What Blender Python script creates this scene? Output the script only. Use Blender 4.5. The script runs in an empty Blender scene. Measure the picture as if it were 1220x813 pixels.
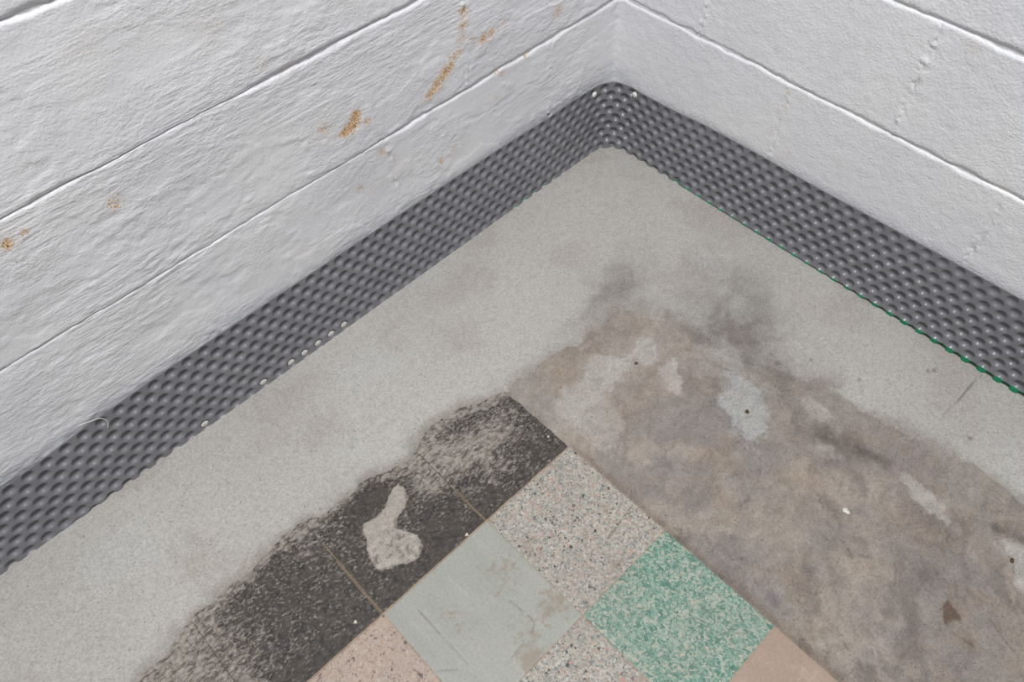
import bpy, math, random
import numpy as np
from mathutils import Matrix, Vector

# ------------------------------------------------------------------ scene, camera, world, lights, exposure
scene = bpy.context.scene
COL = scene.collection

cam_data = bpy.data.cameras.new('camera')
cam_data.sensor_width = 36.0
cam_data.lens = 27.301
cam_data.clip_start = 0.01
cam = bpy.data.objects.new('camera', cam_data)
COL.objects.link(cam)
_r = (-0.71924602, 0.69462035, -0.01370164)
_d = (0.56751395, 0.57602864, -0.58831873)
_f = (-0.40076563, -0.43092178, -0.80851304)
cam.matrix_world = Matrix(((_r[0], -_d[0], -_f[0], 1.18763715),
                           (_r[1], -_d[1], -_f[1], 0.93089718),
                           (_r[2], -_d[2], -_f[2], 1.21491004),
                           (0, 0, 0, 1)))
scene.camera = cam

world = bpy.data.worlds.new('world')
scene.world = world
world.use_nodes = True
bg = world.node_tree.nodes['Background']
bg.inputs[0].default_value = (0.96, 0.98, 1.0, 1)
bg.inputs[1].default_value = 0.22

def area_light(name, loc, target, size, power, color):
    l = bpy.data.lights.new(name, 'AREA')
    l.shape = 'SQUARE'
    l.size = size
    l.energy = power
    l.color = color
    o = bpy.data.objects.new(name, l)
    o.location = loc
    o.rotation_euler = (Vector(target) - Vector(loc)).to_track_quat('-Z', 'Y').to_euler()
    COL.objects.link(o)
    return o

# daylight falling in from an opening high over the corner
area_light('skylight', (1.35, 1.10, 3.30), (0.7, 0.45, 0.0), 0.9, 112.0, (0.985, 0.99, 1.0))

scene.view_settings.view_transform = 'Standard'
scene.view_settings.look = 'None'
scene.view_settings.gamma = 1.0
scene.view_settings.exposure = 0.0
try:
    scene.view_settings.use_curve_mapping = False
except Exception:
    pass

# ------------------------------------------------------------------ numeric helpers
rng = np.random.default_rng(7)
_T = rng.random((256, 256)).astype(np.float32)

def vnoise(x, y, seed=0):
    x = np.asarray(x, np.float64) + seed * 17.31
    y = np.asarray(y, np.float64) + seed * 41.77
    xi = np.floor(x).astype(int); yi = np.floor(y).astype(int)
    fx = x - xi; fy = y - yi
    fx = fx * fx * fx * (fx * (fx * 6 - 15) + 10); fy = fy * fy * fy * (fy * (fy * 6 - 15) + 10)
    x0 = xi & 255; x1 = (xi + 1) & 255; y0 = yi & 255; y1 = (yi + 1) & 255
    a = _T[x0, y0] * (1 - fx) + _T[x1, y0] * fx
    b = _T[x0, y1] * (1 - fx) + _T[x1, y1] * fx
    return (a * (1 - fy) + b * fy) * 2 - 1

def fbm(x, y, scale, octv=4, seed=0, gain=0.5):
    """noise in -1..1, scale = size of the largest features in metres"""
    s = 0.0; amp = 1.0; tot = 0.0; f = 1.0 / scale
    for k in range(octv):
        s = s + amp * vnoise(x * f, y * f, seed + k * 3)
        tot += amp; amp *= gain; f *= 2.03
    return s / tot

def sstep(a, b, x):
    t = np.clip((np.asarray(x) - a) / (b - a), 0, 1)
    return t * t * (3 - 2 * t)

def lin(rgb):
    c = np.array(rgb, float) / 255.0
    return np.where(c <= 0.04045, c / 12.92, ((c + 0.055) / 1.055) ** 2.4)

def seg_dist(x, y, pts, closed=False):
    d = np.full(np.shape(x), 1e9)
    n = len(pts)
    for i in range(n if closed else n - 1):
        (ax, ay), (bx, by) = pts[i], pts[(i + 1) % n]
        vx, vy = bx - ax, by - ay
        t = np.clip(((x - ax) * vx + (y - ay) * vy) / (vx * vx + vy * vy + 1e-12), 0, 1)
        d = np.minimum(d, np.hypot(x - ax - t * vx, y - ay - t * vy))
    return d

def inside(x, y, pts):
    r = np.zeros(np.shape(x), bool)
    n = len(pts)
    for i in range(n):
        (ax, ay), (bx, by) = pts[i], pts[(i + 1) % n]
        c = ((ay > y) != (by > y)) & (x < (bx - ax) * (y - ay) / ((by - ay) if by != ay else 1e-12) + ax)
        r ^= c
    return r

def sdf(x, y, pts):
    """positive inside the closed outline"""
    return np.where(inside(x, y, pts), 1, -1) * seg_dist(x, y, pts, True)

def blob(x, y, cx, cy, r, r2=None, ang=0.0):
    r2 = r2 or r
    ca, sa = math.cos(ang), math.sin(ang)
    u = (x - cx) * ca + (y - cy) * sa
    v = -(x - cx) * sa + (y - cy) * ca
    return np.exp(-((u / r) ** 2 + (v / r2) ** 2))

# ------------------------------------------------------------------ mesh helpers
def mesh_from_grid(name, P, keep=None, flip=False, attrs=None, smooth=True):
    """P: (n, m, 3) grid of points.  keep: (n-1, m-1) mask of faces."""
    n, m = P.shape[:2]
    idx = np.arange(n * m).reshape(n, m)
    q = np.stack([idx[:-1, :-1], idx[1:, :-1], idx[1:, 1:], idx[:-1, 1:]], -1)
    if flip:
        q = q[..., ::-1]
    q = q.reshape(-1, 4) if keep is None else q[keep]
    V = P.reshape(-1, 3)
    used = np.unique(q)
    remap = np.full(n * m, -1); remap[used] = np.arange(len(used))
    q = remap[q]; V = V[used]
    me = bpy.data.meshes.new(name)
    me.vertices.add(len(V)); me.vertices.foreach_set('co', V.astype(np.float32).ravel())
    me.loops.add(q.size); me.loops.foreach_set('vertex_index', q.astype(np.int32).ravel())
    me.polygons.add(len(q)); me.polygons.foreach_set('loop_start', np.arange(0, q.size, 4, dtype=np.int32))
    me.polygons.foreach_set('loop_total', np.full(len(q), 4, np.int32))
    me.polygons.foreach_set('use_smooth', np.full(len(q), smooth))
    me.update(calc_edges=True)
    for an, arr in (attrs or {}).items():
        if arr.ndim == 3:
            a = me.attributes.new(an, 'FLOAT_COLOR', 'POINT')
            c = np.ones((len(V), 4), np.float32); c[:, :3] = arr.reshape(-1, 3)[used]
            a.data.foreach_set('color', c.ravel())
        else:
            a = me.attributes.new(an, 'FLOAT', 'POINT')
            a.data.foreach_set('value', arr.reshape(-1)[used].astype(np.float32))
    return me

def rim_mask(P):
    """leaves out the closed-up faces between the two rings of a rim"""
    k = np.ones((P.shape[0] - 1, P.shape[1] - 1), bool)
    k[1, :] = k[-2, :] = False; k[:, 1] = k[:, -2] = False
    return k

def mesh_raw(name, verts, faces, smooth=False):
    me = bpy.data.meshes.new(name)
    me.from_pydata([tuple(map(float, v)) for v in verts], [], faces)
    if smooth:
        me.polygons.foreach_set('use_smooth', [True] * len(me.polygons))
    me.update()
    return me

def obj(name, me, mat, parent=None, origin=None):
    """links a mesh as one object; origin moves the pivot without moving the shape"""
    if origin is not None:
        me.transform(Matrix.Translation(-Vector(origin)))
    o = bpy.data.objects.new(name, me)
    if mat is not None and not me.materials:
        me.materials.append(mat)
    COL.objects.link(o)
    if parent is not None:
        o.parent = parent
        if origin is not None:
            o.location = Vector(origin) - Vector(parent.location)
    elif origin is not None:
        o.location = origin
    return o

def struct(o, label=None):
    o['kind'] = 'structure'
    if label:
        o['label'] = label
        o['category'] = o.name.split('_')[0]
    return o

def tag(o, label, cat, group=None):
    o['label'] = label; o['category'] = cat
    if group:
        o['group'] = group
    return o

# ------------------------------------------------------------------ material helpers
class Mat:
    def __init__(self, name, rough=0.6, spec=0.3):
        self.m = bpy.data.materials.new(name)
        self.m.use_nodes = True
        self.t = self.m.node_tree
        self.b = self.t.nodes['Principled BSDF']
        self.b.inputs['Roughness'].default_value = rough
        self.b.inputs['Specular IOR Level'].default_value = spec
        self.geo = self.t.nodes.new('ShaderNodeNewGeometry')
    def L(self, a, b): self.t.links.new(a, b)
    def mapping(self, scale=(1, 1, 1), rot=(0, 0, 0)):
        n = self.t.nodes.new('ShaderNodeMapping')
        n.inputs['Scale'].default_value = scale
        n.inputs['Rotation'].default_value = rot
        self.L(self.geo.outputs['Position'], n.inputs['Vector'])
        return n.outputs['Vector']
    def noise(self, scale, detail=4, rough=0.55, vec=None, dist=0.0):
        n = self.t.nodes.new('ShaderNodeTexNoise')
        n.inputs['Scale'].default_value = scale
        n.inputs['Detail'].default_value = detail
        n.inputs['Roughness'].default_value = rough
        n.inputs['Distortion'].default_value = dist
        self.L(vec if vec is not None else self.geo.outputs['Position'], n.inputs['Vector'])
        return n.outputs['Fac']
    def voronoi(self, scale, vec=None, feature='F1', rand=1.0):
        n = self.t.nodes.new('ShaderNodeTexVoronoi')
        n.feature = feature
        n.inputs['Scale'].default_value = scale
        n.inputs['Randomness'].default_value = rand
        self.L(vec if vec is not None else self.geo.outputs['Position'], n.inputs['Vector'])
        return n
    def ramp(self, fac, stops, interp='LINEAR'):
        n = self.t.nodes.new('ShaderNodeValToRGB')
        n.color_ramp.interpolation = interp
        el = n.color_ramp.elements
        while len(el) < len(stops):
            el.new(0.5)
        for e, (p, c) in zip(el, stops):
            e.position = p
            e.color = (c, c, c, 1) if isinstance(c, (int, float)) else (*c, 1)
        self.L(fac, n.inputs['Fac'])
        return n.outputs['Color']
    def math(self, op, a, b=None, clamp=False):
        n = self.t.nodes.new('ShaderNodeMath'); n.operation = op; n.use_clamp = clamp
        for i, v in enumerate((a, b)):
            if v is None: continue
            if isinstance(v, (int, float)): n.inputs[i].default_value = v
            else: self.L(v, n.inputs[i])
        return n.outputs[0]
    def mix(self, fac, a, b, mode='MIX'):
        n = self.t.nodes.new('ShaderNodeMix'); n.data_type = 'RGBA'; n.blend_type = mode
        for i, v in ((0, fac), (6, a), (7, b)):
            if isinstance(v, (int, float)): n.inputs[i].default_value = v
            elif isinstance(v, (tuple, list, np.ndarray)): n.inputs[i].default_value = (*[float(q) for q in v], 1)
            else: self.L(v, n.inputs[i])
        return n.outputs[2]
    def attr(self, name, color=False):
        n = self.t.nodes.new('ShaderNodeAttribute'); n.attribute_name = name
        return n.outputs['Color'] if color else n.outputs['Fac']
    def base(self, c):
        if isinstance(c, (tuple, list, np.ndarray)): self.b.inputs['Base Color'].default_value = (*[float(q) for q in c], 1)
        else: self.L(c, self.b.inputs['Base Color'])
    def bump(self, height, dist, strength=1.0):
        n = self.t.nodes.new('ShaderNodeBump')
        n.inputs['Strength'].default_value = strength
        n.inputs['Distance'].default_value = dist
        self.L(height, n.inputs['Height'])
        prev = self.b.inputs['Normal'].links
        if prev:
            self.L(prev[0].from_socket, n.inputs['Normal'])
        self.L(n.outputs['Normal'], self.b.inputs['Normal'])

# ---- painted block
def wall_material(name, left):
    M = Mat(name, 0.42, 0.4)
    st = (0.35, 1, 1) if left else (1, 1, 1)
    v = M.mapping(st)
    tone = M.noise(4.0, 3)
    white = M.mix(M.ramp(tone, [(0.35, 0.0), (0.7, 1.0)]), lin((223, 223, 227)), lin((230, 230, 231)))
    dusty = M.noise(26.0, 5, 0.6)
    white = M.mix(M.math('MULTIPLY', M.ramp(dusty, [(0.60, 0.0), (0.78, 1.0)]), 0.35), white, lin((206, 200, 192)))
    speck = M.voronoi(900 if left else 750)
    orange = M.ramp(M.noise(420, 3), [(0.34, lin((150, 108, 62))), (0.48, lin((216, 172, 112))), (0.62, lin((238, 222, 196)))])
    s = M.attr('stain')
    th = M.math('ADD', s, M.math('MULTIPLY', M.math('SUBTRACT', M.noise(340, 3, 0.6), 0.5), 2.6))
    m = M.ramp(th, [(0.62, 0.0), (0.74, 1.0)])
    col = M.mix(m, white, orange)
    tint = M.math('MULTIPLY', s, 0.22, True)
    col = M.mix(tint, col, lin((225, 200, 165)), 'MULTIPLY')
    # rare pin holes through the paint
    ph = M.math('MULTIPLY', M.ramp(M.voronoi(30).outputs['Distance'], [(0.03, 1.0), (0.06, 0.0)]),
                M.ramp(M.noise(7, 2), [(0.55, 0.0), (0.62, 1.0)]))
    col = M.mix(M.math('MULTIPLY', ph, 0.75), col, lin((92, 84, 76)))
    M.base(col)
    if left:
        gate = M.ramp(M.noise(6.5, 3), [(0.42, 0.12), (0.6, 1.0)])
        v2 = M.mapping((0.16, 1, 1))
        gate2 = M.ramp(M.noise(5.0, 3, 0.5, M.mapping((0.6, 1, 1))), [(0.45, 0.0), (0.58, 1.0)])
        M.bump(M.math('MULTIPLY', M.noise(105, 6, 0.66, M.mapping((0.6, 1, 1)), 0.4), gate), 0.0065, 0.5)
        M.bump(M.math('MULTIPLY', M.noise(140, 4, 0.6, v2), gate2), 0.005, 0.5)
        M.bump(M.noise(260, 3, 0.6), 0.0016, 0.45)
    else:
        M.bump(M.noise(60, 4, 0.6, v), 0.004, 0.35)
        M.bump(M.noise(230, 3, 0.55, v), 0.0022, 0.55)
    return M.m

MAT_WL = wall_material('painted_block_left', True)
MAT_WR = wall_material('painted_block_right', False)

FLOOR_TONE = 0.655        # common reflectance of everything underfoot
# ---- concrete driven by a stain map stored on the mesh
def concrete_material(name, mottle=0.0, rough=0.75):
    M = Mat(name, rough, 0.25)
    c = M.attr('tone', True)
    f1 = M.noise(330, 5, 0.7)
    f2 = M.noise(75, 5, 0.6)
    c = M.mix(1.0, c, M.ramp(f1, [(0.25, 0.60), (0.5, 1.0), (0.75, 1.32)]), 'MULTIPLY')
    c = M.mix(1.0, c, M.ramp(f2, [(0.25, 0.93), (0.5, 1.0), (0.75, 1.06)]), 'MULTIPLY')
    if mottle:
        vm = M.mapping((0.7, 1.0, 1), (0, 0, 0.6))
        m1 = M.ramp(M.noise(38, 7, 0.7, vm, 0.7), [(0.3, 1 - mottle), (0.5, 1.0), (0.7, 1 + mottle)])
        c = M.mix(1.0, c, m1, 'MULTIPLY')
        m2 = M.ramp(M.noise(21, 8, 0.72, vm, 1.0), [(0.54, 0.0), (0.66, 1.0)])
        c = M.mix(M.math('MULTIPLY', m2, 0.30), c, lin((192, 180, 166)))
    vo = M.voronoi(115)
    gate = M.ramp(M.noise(60, 2), [(0.48, 0.0), (0.62, 1.0)])
    po = M.math('MULTIPLY', M.ramp(vo.outputs['Distance'], [(0.10, 1.0), (0.20, 0.0)]), gate)
    grit = M.attr('grit')
    fine = M.math('MULTIPLY', M.ramp(M.voronoi(330).outputs['Distance'], [(0.16, 1.0), (0.32, 0.0)]), grit)
    c = M.mix(M.math('MULTIPLY', po, 0.5), c, lin((92, 84, 76)))
    c = M.mix(M.math('MULTIPLY', fine, 0.5), c, lin((84, 78, 72)))
    M.base(M.mix(1.0, c, (FLOOR_TONE,) * 3, 'MULTIPLY'))
    M.bump(f1, 0.0012, 0.35)
    M.bump(f2, 0.003, 0.25)
    M.bump(M.math('SUBTRACT', 1.0, po), 0.001, 0.5)
    return M.m

MAT_STRIP = concrete_material('new_concrete')
MAT_SLAB = concrete_material('old_concrete', 0.17)

def speckle_material(name, cols, scale, dirt, dirt_col, dirt_amt=0.55, stretch=(1, 1, 1), distort=0.0):
    M = Mat(name, 0.5, 0.3)
    v = M.mapping(stretch, (0, 0, 0.5))
    if distort:
        nz = M.t.nodes.new('ShaderNodeTexNoise'); nz.inputs['Scale'].default_value = 90
        M.L(v, nz.inputs['Vector'])
        va = M.t.nodes.new('ShaderNodeVectorMath'); va.operation = 'MULTIPLY_ADD'
        M.L(nz.outputs['Color'], va.inputs[0]); va.inputs[1].default_value = (distort,) * 3; M.L(v, va.inputs[2])
        v = va.outputs[0]
    vo = M.voronoi(scale, v)
    sep = M.t.nodes.new('ShaderNodeSeparateColor'); M.L(vo.outputs['Color'], sep.inputs[0])
    c = M.ramp(sep.outputs[0], cols, 'CONSTANT')
    vo2 = M.voronoi(scale * 2.1, v)
    sep2 = M.t.nodes.new('ShaderNodeSeparateColor'); M.L(vo2.outputs['Color'], sep2.inputs[0])
    c2 = M.ramp(sep2.outputs[1], cols, 'CONSTANT')
    c = M.mix(M.ramp(M.noise(scale * 0.6, 2), [(0.45, 0.0), (0.55, 1.0)]), c, c2)
    dn = M.ramp(M.noise(24, 6, 0.65), [(dirt, 0.0), (dirt + 0.13, 1.0)])
    c = M.mix(M.math('MULTIPLY', dn, dirt_amt), c, dirt_col)
    film = M.ramp(M.noise(9, 4), [(0.4, 0.0), (0.7, 1.0)])
    c = M.mix(M.math('MULTIPLY', film, 0.25), c, lin((176, 166, 154)))
    e = M.attr('mark')
    c = M.mix(M.math('MULTIPLY', e, 0.8, True), c, lin((120, 92, 66)))
    M.base(M.mix(1.0, c, (FLOOR_TONE,) * 3, 'MULTIPLY'))
    M.bump(M.noise(190, 4, 0.6), 0.001, 0.3)
    return M.m

K = lambda r, g, b: tuple(lin((r, g, b)))
MAT_SPECKLE = speckle_material('grey_pink_speckle', [(0.0, K(196, 188, 174)), (0.26, K(210, 204, 192)), (0.42, K(162, 162, 156)),
    (0.60, K(184, 178, 166)), (0.74, K(142, 146, 142)), (0.84, K(208, 160, 146)), (0.90, K(216, 212, 204)), (0.955, K(84, 88, 88))],
    235, 0.57, K(156, 134, 116))
MAT_PINK = speckle_material('pink_speckle', [(0.0, K(200, 178, 162)), (0.30, K(206, 186, 172)), (0.52, K(188, 164, 148)),
    (0.74, K(198, 184, 172)), (0.88, K(156, 132, 120)), (0.93, K(216, 202, 190)), (0.965, K(108, 98, 98))],
    230, 0.60, K(160, 140, 120), 0.4)
MAT_GREEN = speckle_material('green_speckle', [(0.0, K(102, 146, 130)), (0.18, K(140, 176, 158)), (0.36, K(168, 190, 174)),
    (0.54, K(90, 136, 120)), (0.64, K(190, 198, 182)), (0.78, K(118, 164, 148)), (0.90, K(206, 198, 180))],
    215, 0.60, K(168, 172, 150), 0.45, (1.0, 0.8, 1), 0.012)

def plain_tile_material(name, c0, c1, stain, s_lo, s_amt):
    M = Mat(name, 0.5, 0.3)
    v = M.mapping((1, 0.35, 1), (0, 0, 0.4))
    c = M.mix(M.ramp(M.noise(30, 6, 0.65, v), [(0.3, 0.0), (0.7, 1.0)]), c0, c1)
    c = M.mix(1.0, c, M.ramp(M.noise(240, 4, 0.7), [(0.3, 0.86), (0.5, 1.0), (0.72, 1.12)]), 'MULTIPLY')
    s = M.math('ADD', M.math('MULTIPLY', M.noise(80, 8, 0.75), 1.0), M.math('MULTIPLY', M.attr('dirt'), 0.35))
    c = M.mix(M.math('MULTIPLY', M.ramp(s, [(s_lo, 0.0), (s_lo + 0.12, 1.0)]), s_amt), c, stain)
    e = M.attr('mark')
    c = M.mix(M.math('MULTIPLY', e, 0.75, True), c, lin((112, 100, 88)))
    g = M.attr('glint')  # pale scratches and the white edge of a groove in the tile
    c = M.mix(M.math('MULTIPLY', g, 0.6, True), c, lin((206, 206, 196)))
    M.base(M.mix(1.0, c, (FLOOR_TONE,) * 3, 'MULTIPLY'))
    M.bump(M.noise(120, 5, 0.6, v), 0.0012, 0.35)
    return M.m
MAT_GREY = plain_tile_material('grey_green_tile', K(176, 179, 170), K(190, 189, 180), K(166, 146, 126), 0.66, 0.65)
MAT_TAN = plain_tile_material('tan_tile', K(186, 162, 145), K(194, 172, 155), K(206, 190, 170), 0.70, 0.7)

def black_tile_material():
    M = Mat('worn_black_tile', 0.6, 0.25)
    va = M.mapping((0.75, 1.15, 1), (0, 0, 0.35))
    n1 = M.noise(95, 7, 0.72, va, 0.8)
    n2 = M.noise(16, 4, 0.6)
    sm = M.attr('dirt')
    t = M.math('ADD', n1, M.math('ADD', M.math('MULTIPLY', sm, 0.42), M.math('MULTIPLY', M.math('SUBTRACT', n2, 0.5), 0.22)))
    hz = M.ramp(M.noise(46, 5, 0.7), [(0.42, 0.0), (0.7, 0.5)])
    flake = M.ramp(M.noise(210, 5, 0.7, va), [(0.515, 0.0), (0.575, 1.0)])
    big = M.ramp(M.math('ADD', M.noise(38, 5, 0.7), M.math('MULTIPLY', sm, 0.3)), [(0.38, 0.12), (0.60, 0.9)])
    mask = M.math('MAXIMUM', M.ramp(t, [(0.60, 0.0), (0.70, 0.85), (0.8, 1.0)]), M.math('MULTIPLY', flake, big))
    blk = M.mix(M.ramp(M.noise(130, 4), [(0.4, 0.0), (0.65, 1.0)]), K(60, 57, 56), K(88, 82, 78))
    blk = M.mix(hz, blk, K(112, 102, 92))
    smc = M.mix(M.ramp(M.noise(135, 5, 0.65), [(0.38, 0.0), (0.6, 1.0)]), K(150, 139, 127), K(188, 181, 171))
    vd = M.mapping((0.5, 1.25, 1), (0, 0, 0.55))
    dk = M.ramp(M.noise(125, 7, 0.75, vd, 0.5), [(0.42, 1.0), (0.50, 0.0)])
    mask = M.math('MULTIPLY', mask, M.math('SUBTRACT', 1.0, M.math('MULTIPLY', dk, 0.8)))
    c = M.mix(mask, blk, smc)
    e = M.attr('mark')
    c = M.mix(M.math('MULTIPLY', e, 0.85, True), c, K(196, 172, 138))
    M.base(M.mix(1.0, c, (FLOOR_TONE,) * 3, 'MULTIPLY'))
    M.bump(M.noise(160, 5, 0.65), 0.0015, 0.4)
    M.bump(mask, 0.0012, 0.35)
    return M.m
MAT_BLACK = black_tile_material()

def plain(name, c, rough=0.5, spec=0.3, var=0.15, scale=200):
    M = Mat(name, rough, spec)
    k = M.ramp(M.noise(scale, 4), [(0.25, 1 - var), (0.75, 1 + var)])
    M.base(M.mix(1.0, tuple(float(q) for q in c), k, 'MULTIPLY'))
    M.bump(M.noise(scale * 1.5, 3), 0.0006, 0.3)
    return M.m

def membrane_material():
    M = Mat('grey_plastic', 0.36, 0.5)
    dust = M.ramp(M.noise(18, 5, 0.65), [(0.35, 0.0), (0.75, 1.0)])
    c = M.mix(dust, K(116, 116, 121), K(128, 127, 131))
    c = M.mix(M.math('MULTIPLY', M.ramp(M.noise(420, 3), [(0.62, 0.0), (0.72, 1.0)]), 0.18), c, K(160, 156, 150))
    M.base(c)
    M.L(M.ramp(M.noise(60, 4), [(0.3, 0.24), (0.7, 0.40)]), M.b.inputs['Roughness'])
    M.bump(M.noise(90, 3), 0.0012, 0.2)
    return M.m
MAT_MEM = membrane_material()
MAT_LINING = plain('green_plastic', K(16, 128, 86), 0.35, 0.5, 0.2, 120)
MAT_WHITE = plain('white_plastic', K(232, 230, 222), 0.45, 0.4, 0.06)
MAT_PLUG = plain('pale_mortar', K(205, 201, 196), 0.8, 0.2, 0.12, 300)
MAT_FLECK = plain('white_paint_chip', K(206, 203, 192), 0.6, 0.3, 0.1, 500)
MAT_CRUMB = plain('dark_crumb', K(84, 66, 50), 0.8, 0.2, 0.35, 500)
MAT_PEB = plain('pale_crumb', K(206, 196, 184), 0.8, 0.2, 0.2, 500)
MAT_RUST = plain('rusty_granule', K(206, 158, 96), 0.8, 0.2, 0.4, 260)

# ------------------------------------------------------------------ walls of painted concrete block
YAW = 0.0142
FR = {  # frame of each wall: direction along it, normal into the room
    'left': (np.array([math.cos(YAW), math.sin(YAW), 0]), np.array([-math.sin(YAW), math.cos(YAW), 0])),
    'right': (np.array([0, 1.0, 0]), np.array([1.0, 0, 0])),
}
def on_wall(side, s, z, d):
    dl, nl = FR[side]
    s = np.asarray(s)[..., None]; d = np.asarray(d)[..., None]; z = np.asarray(z)[..., None]
    return s * dl + d * nl + z * np.array([0, 0, 1.0])

RUST = {'left': [  # where rusty sand shows through the paint (along wall, height, radius, strength)
    (0.664, 0.424, 0.013, 1.0), (0.668, 0.413, 0.014, 1.0), (0.678, 0.408, 0.016, 0.95), (0.690, 0.405, 0.011, 0.9), (0.700, 0.405, 0.008, 0.6),
    (0.724, 0.432, 0.020, 0.55), (0.645, 0.402, 0.01, 0.6),
    (0.512, 0.381, 0.013, 0.76), (0.504, 0.387, 0.011, 0.8), (0.492, 0.394, 0.016, 0.76), (0.482, 0.400, 0.014, 0.76), (0.470, 0.410, 0.018, 0.76), (0.458, 0.416, 0.014, 0.7),
    (0.451, 0.425, 0.016, 0.62), (0.436, 0.432, 0.012, 0.6), (0.428, 0.455, 0.011, 0.6), (0.424, 0.475, 0.012, 0.7), (0.422, 0.497, 0.013, 0.8),
    (0.405, 0.44, 0.014, 0.55), (0.380, 0.431, 0.012, 0.85), (0.363, 0.432, 0.012, 0.7), (0.345, 0.434, 0.010, 0.45), (0.329, 0.438, 0.010, 0.5),
    (0.338, 0.338, 0.006, 0.7), (0.353, 0.348, 0.008, 0.6), (0.275, 0.347, 0.007, 0.6), (0.19, 0.40, 0.016, 0.6),
    (0.502, 0.227, 0.010, 0.7), (0.467, 0.240, 0.011, 0.55), (0.480, 0.230, 0.010, 0.4), (0.683, 0.279, 0.014, 0.55), (0.66, 0.26, 0.02, 0.35), (0.628, 0.327, 0.01, 0.65), (0.355, 0.295, 0.012, 0.5),
    (1.052, 0.497, 0.012, 0.6), (1.04, 0.503, 0.008, 0.55), (1.184, 0.521, 0.012, 0.85), (1.160, 0.524, 0.007, 0.7), (0.89, 0.28, 0.01, 0.3),
    (0.60, 0.28, 0.03, 0.32), (0.82, 0.23, 0.02, 0.3), (0.99, 0.70, 0.03, 0.3), (0.62, 0.62, 0.03, 0.38), (0.79, 0.58, 0.02, 0.4),
    (0.755, 0.555, 0.02, 0.3), (0.845, 0.66, 0.03, 0.35)],
    'right': [(0.411, 0.33, 0.006, 0.6), (0.411, 0.30, 0.006, 0.6), (0.412, 0.27, 0.006, 0.5), (0.66, 0.54, 0.02, 0.36), (0.40, 0.24, 0.012, 0.3),
              (0.80, 0.36, 0.012, 0.3), (0.33, 0.55, 0.03, 0.28), (0.612, 0.46, 0.006, 0.4), (0.815, 0.30, 0.006, 0.35), (0.02, 0.32, 0.012, 0.4), (0.44, 0.20, 0.02, 0.32)]}

def stain_map(side, s, z):
    st = np.zeros(np.shape(s))
    for cs, cz, r, k in RUST[side]:
        st = np.maximum(st, k * np.exp(-((s - cs) ** 2 + (z - cz) ** 2) / (r * r)))
    return np.minimum(st * 1.08, 0.86)

def relief(side, s, z):
    if side == 'left':
        g1 = sstep(-0.05, 0.35, fbm(s, z, 0.16, 4, 15))          # patches of thick crinkled paint
        g2 = sstep(-0.1, 0.4, fbm(s * 0.5, z, 0.12, 4, 19)) * sstep(0.35, 0.75, s)
        w = fbm(s * 0.7, z, 0.010, 4, 11, 0.66) * 0.0007 * (0.2 + 0.8 * g1)
        ridge = (1 - np.abs(fbm(s * 0.30, z, 0.028, 4, 21, 0.6)) * 3.2).clip(0, 1) ** 2 * 0.0006 * g2
        edge = sstep(-0.012, 0.012, fbm(s * 0.6, z, 0.11, 5, 25, 0.6)) * 0.0007
        edge = edge + sstep(-0.010, 0.010, fbm(s * 0.5, z, 0.15, 5, 29, 0.6)) * 0.0008
        return fbm(s, z, 0.30, 3, 3) * 0.0022 + w + ridge + edge
    return fbm(s, z, 0.30, 3, 5) * 0.0014 + fbm(s, z, 0.02, 4, 31, 0.6) * 0.0006

def chamfer(e, width, drop):
    return -drop * np.clip(1 - e / width, 0, 1) ** 1.8

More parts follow.
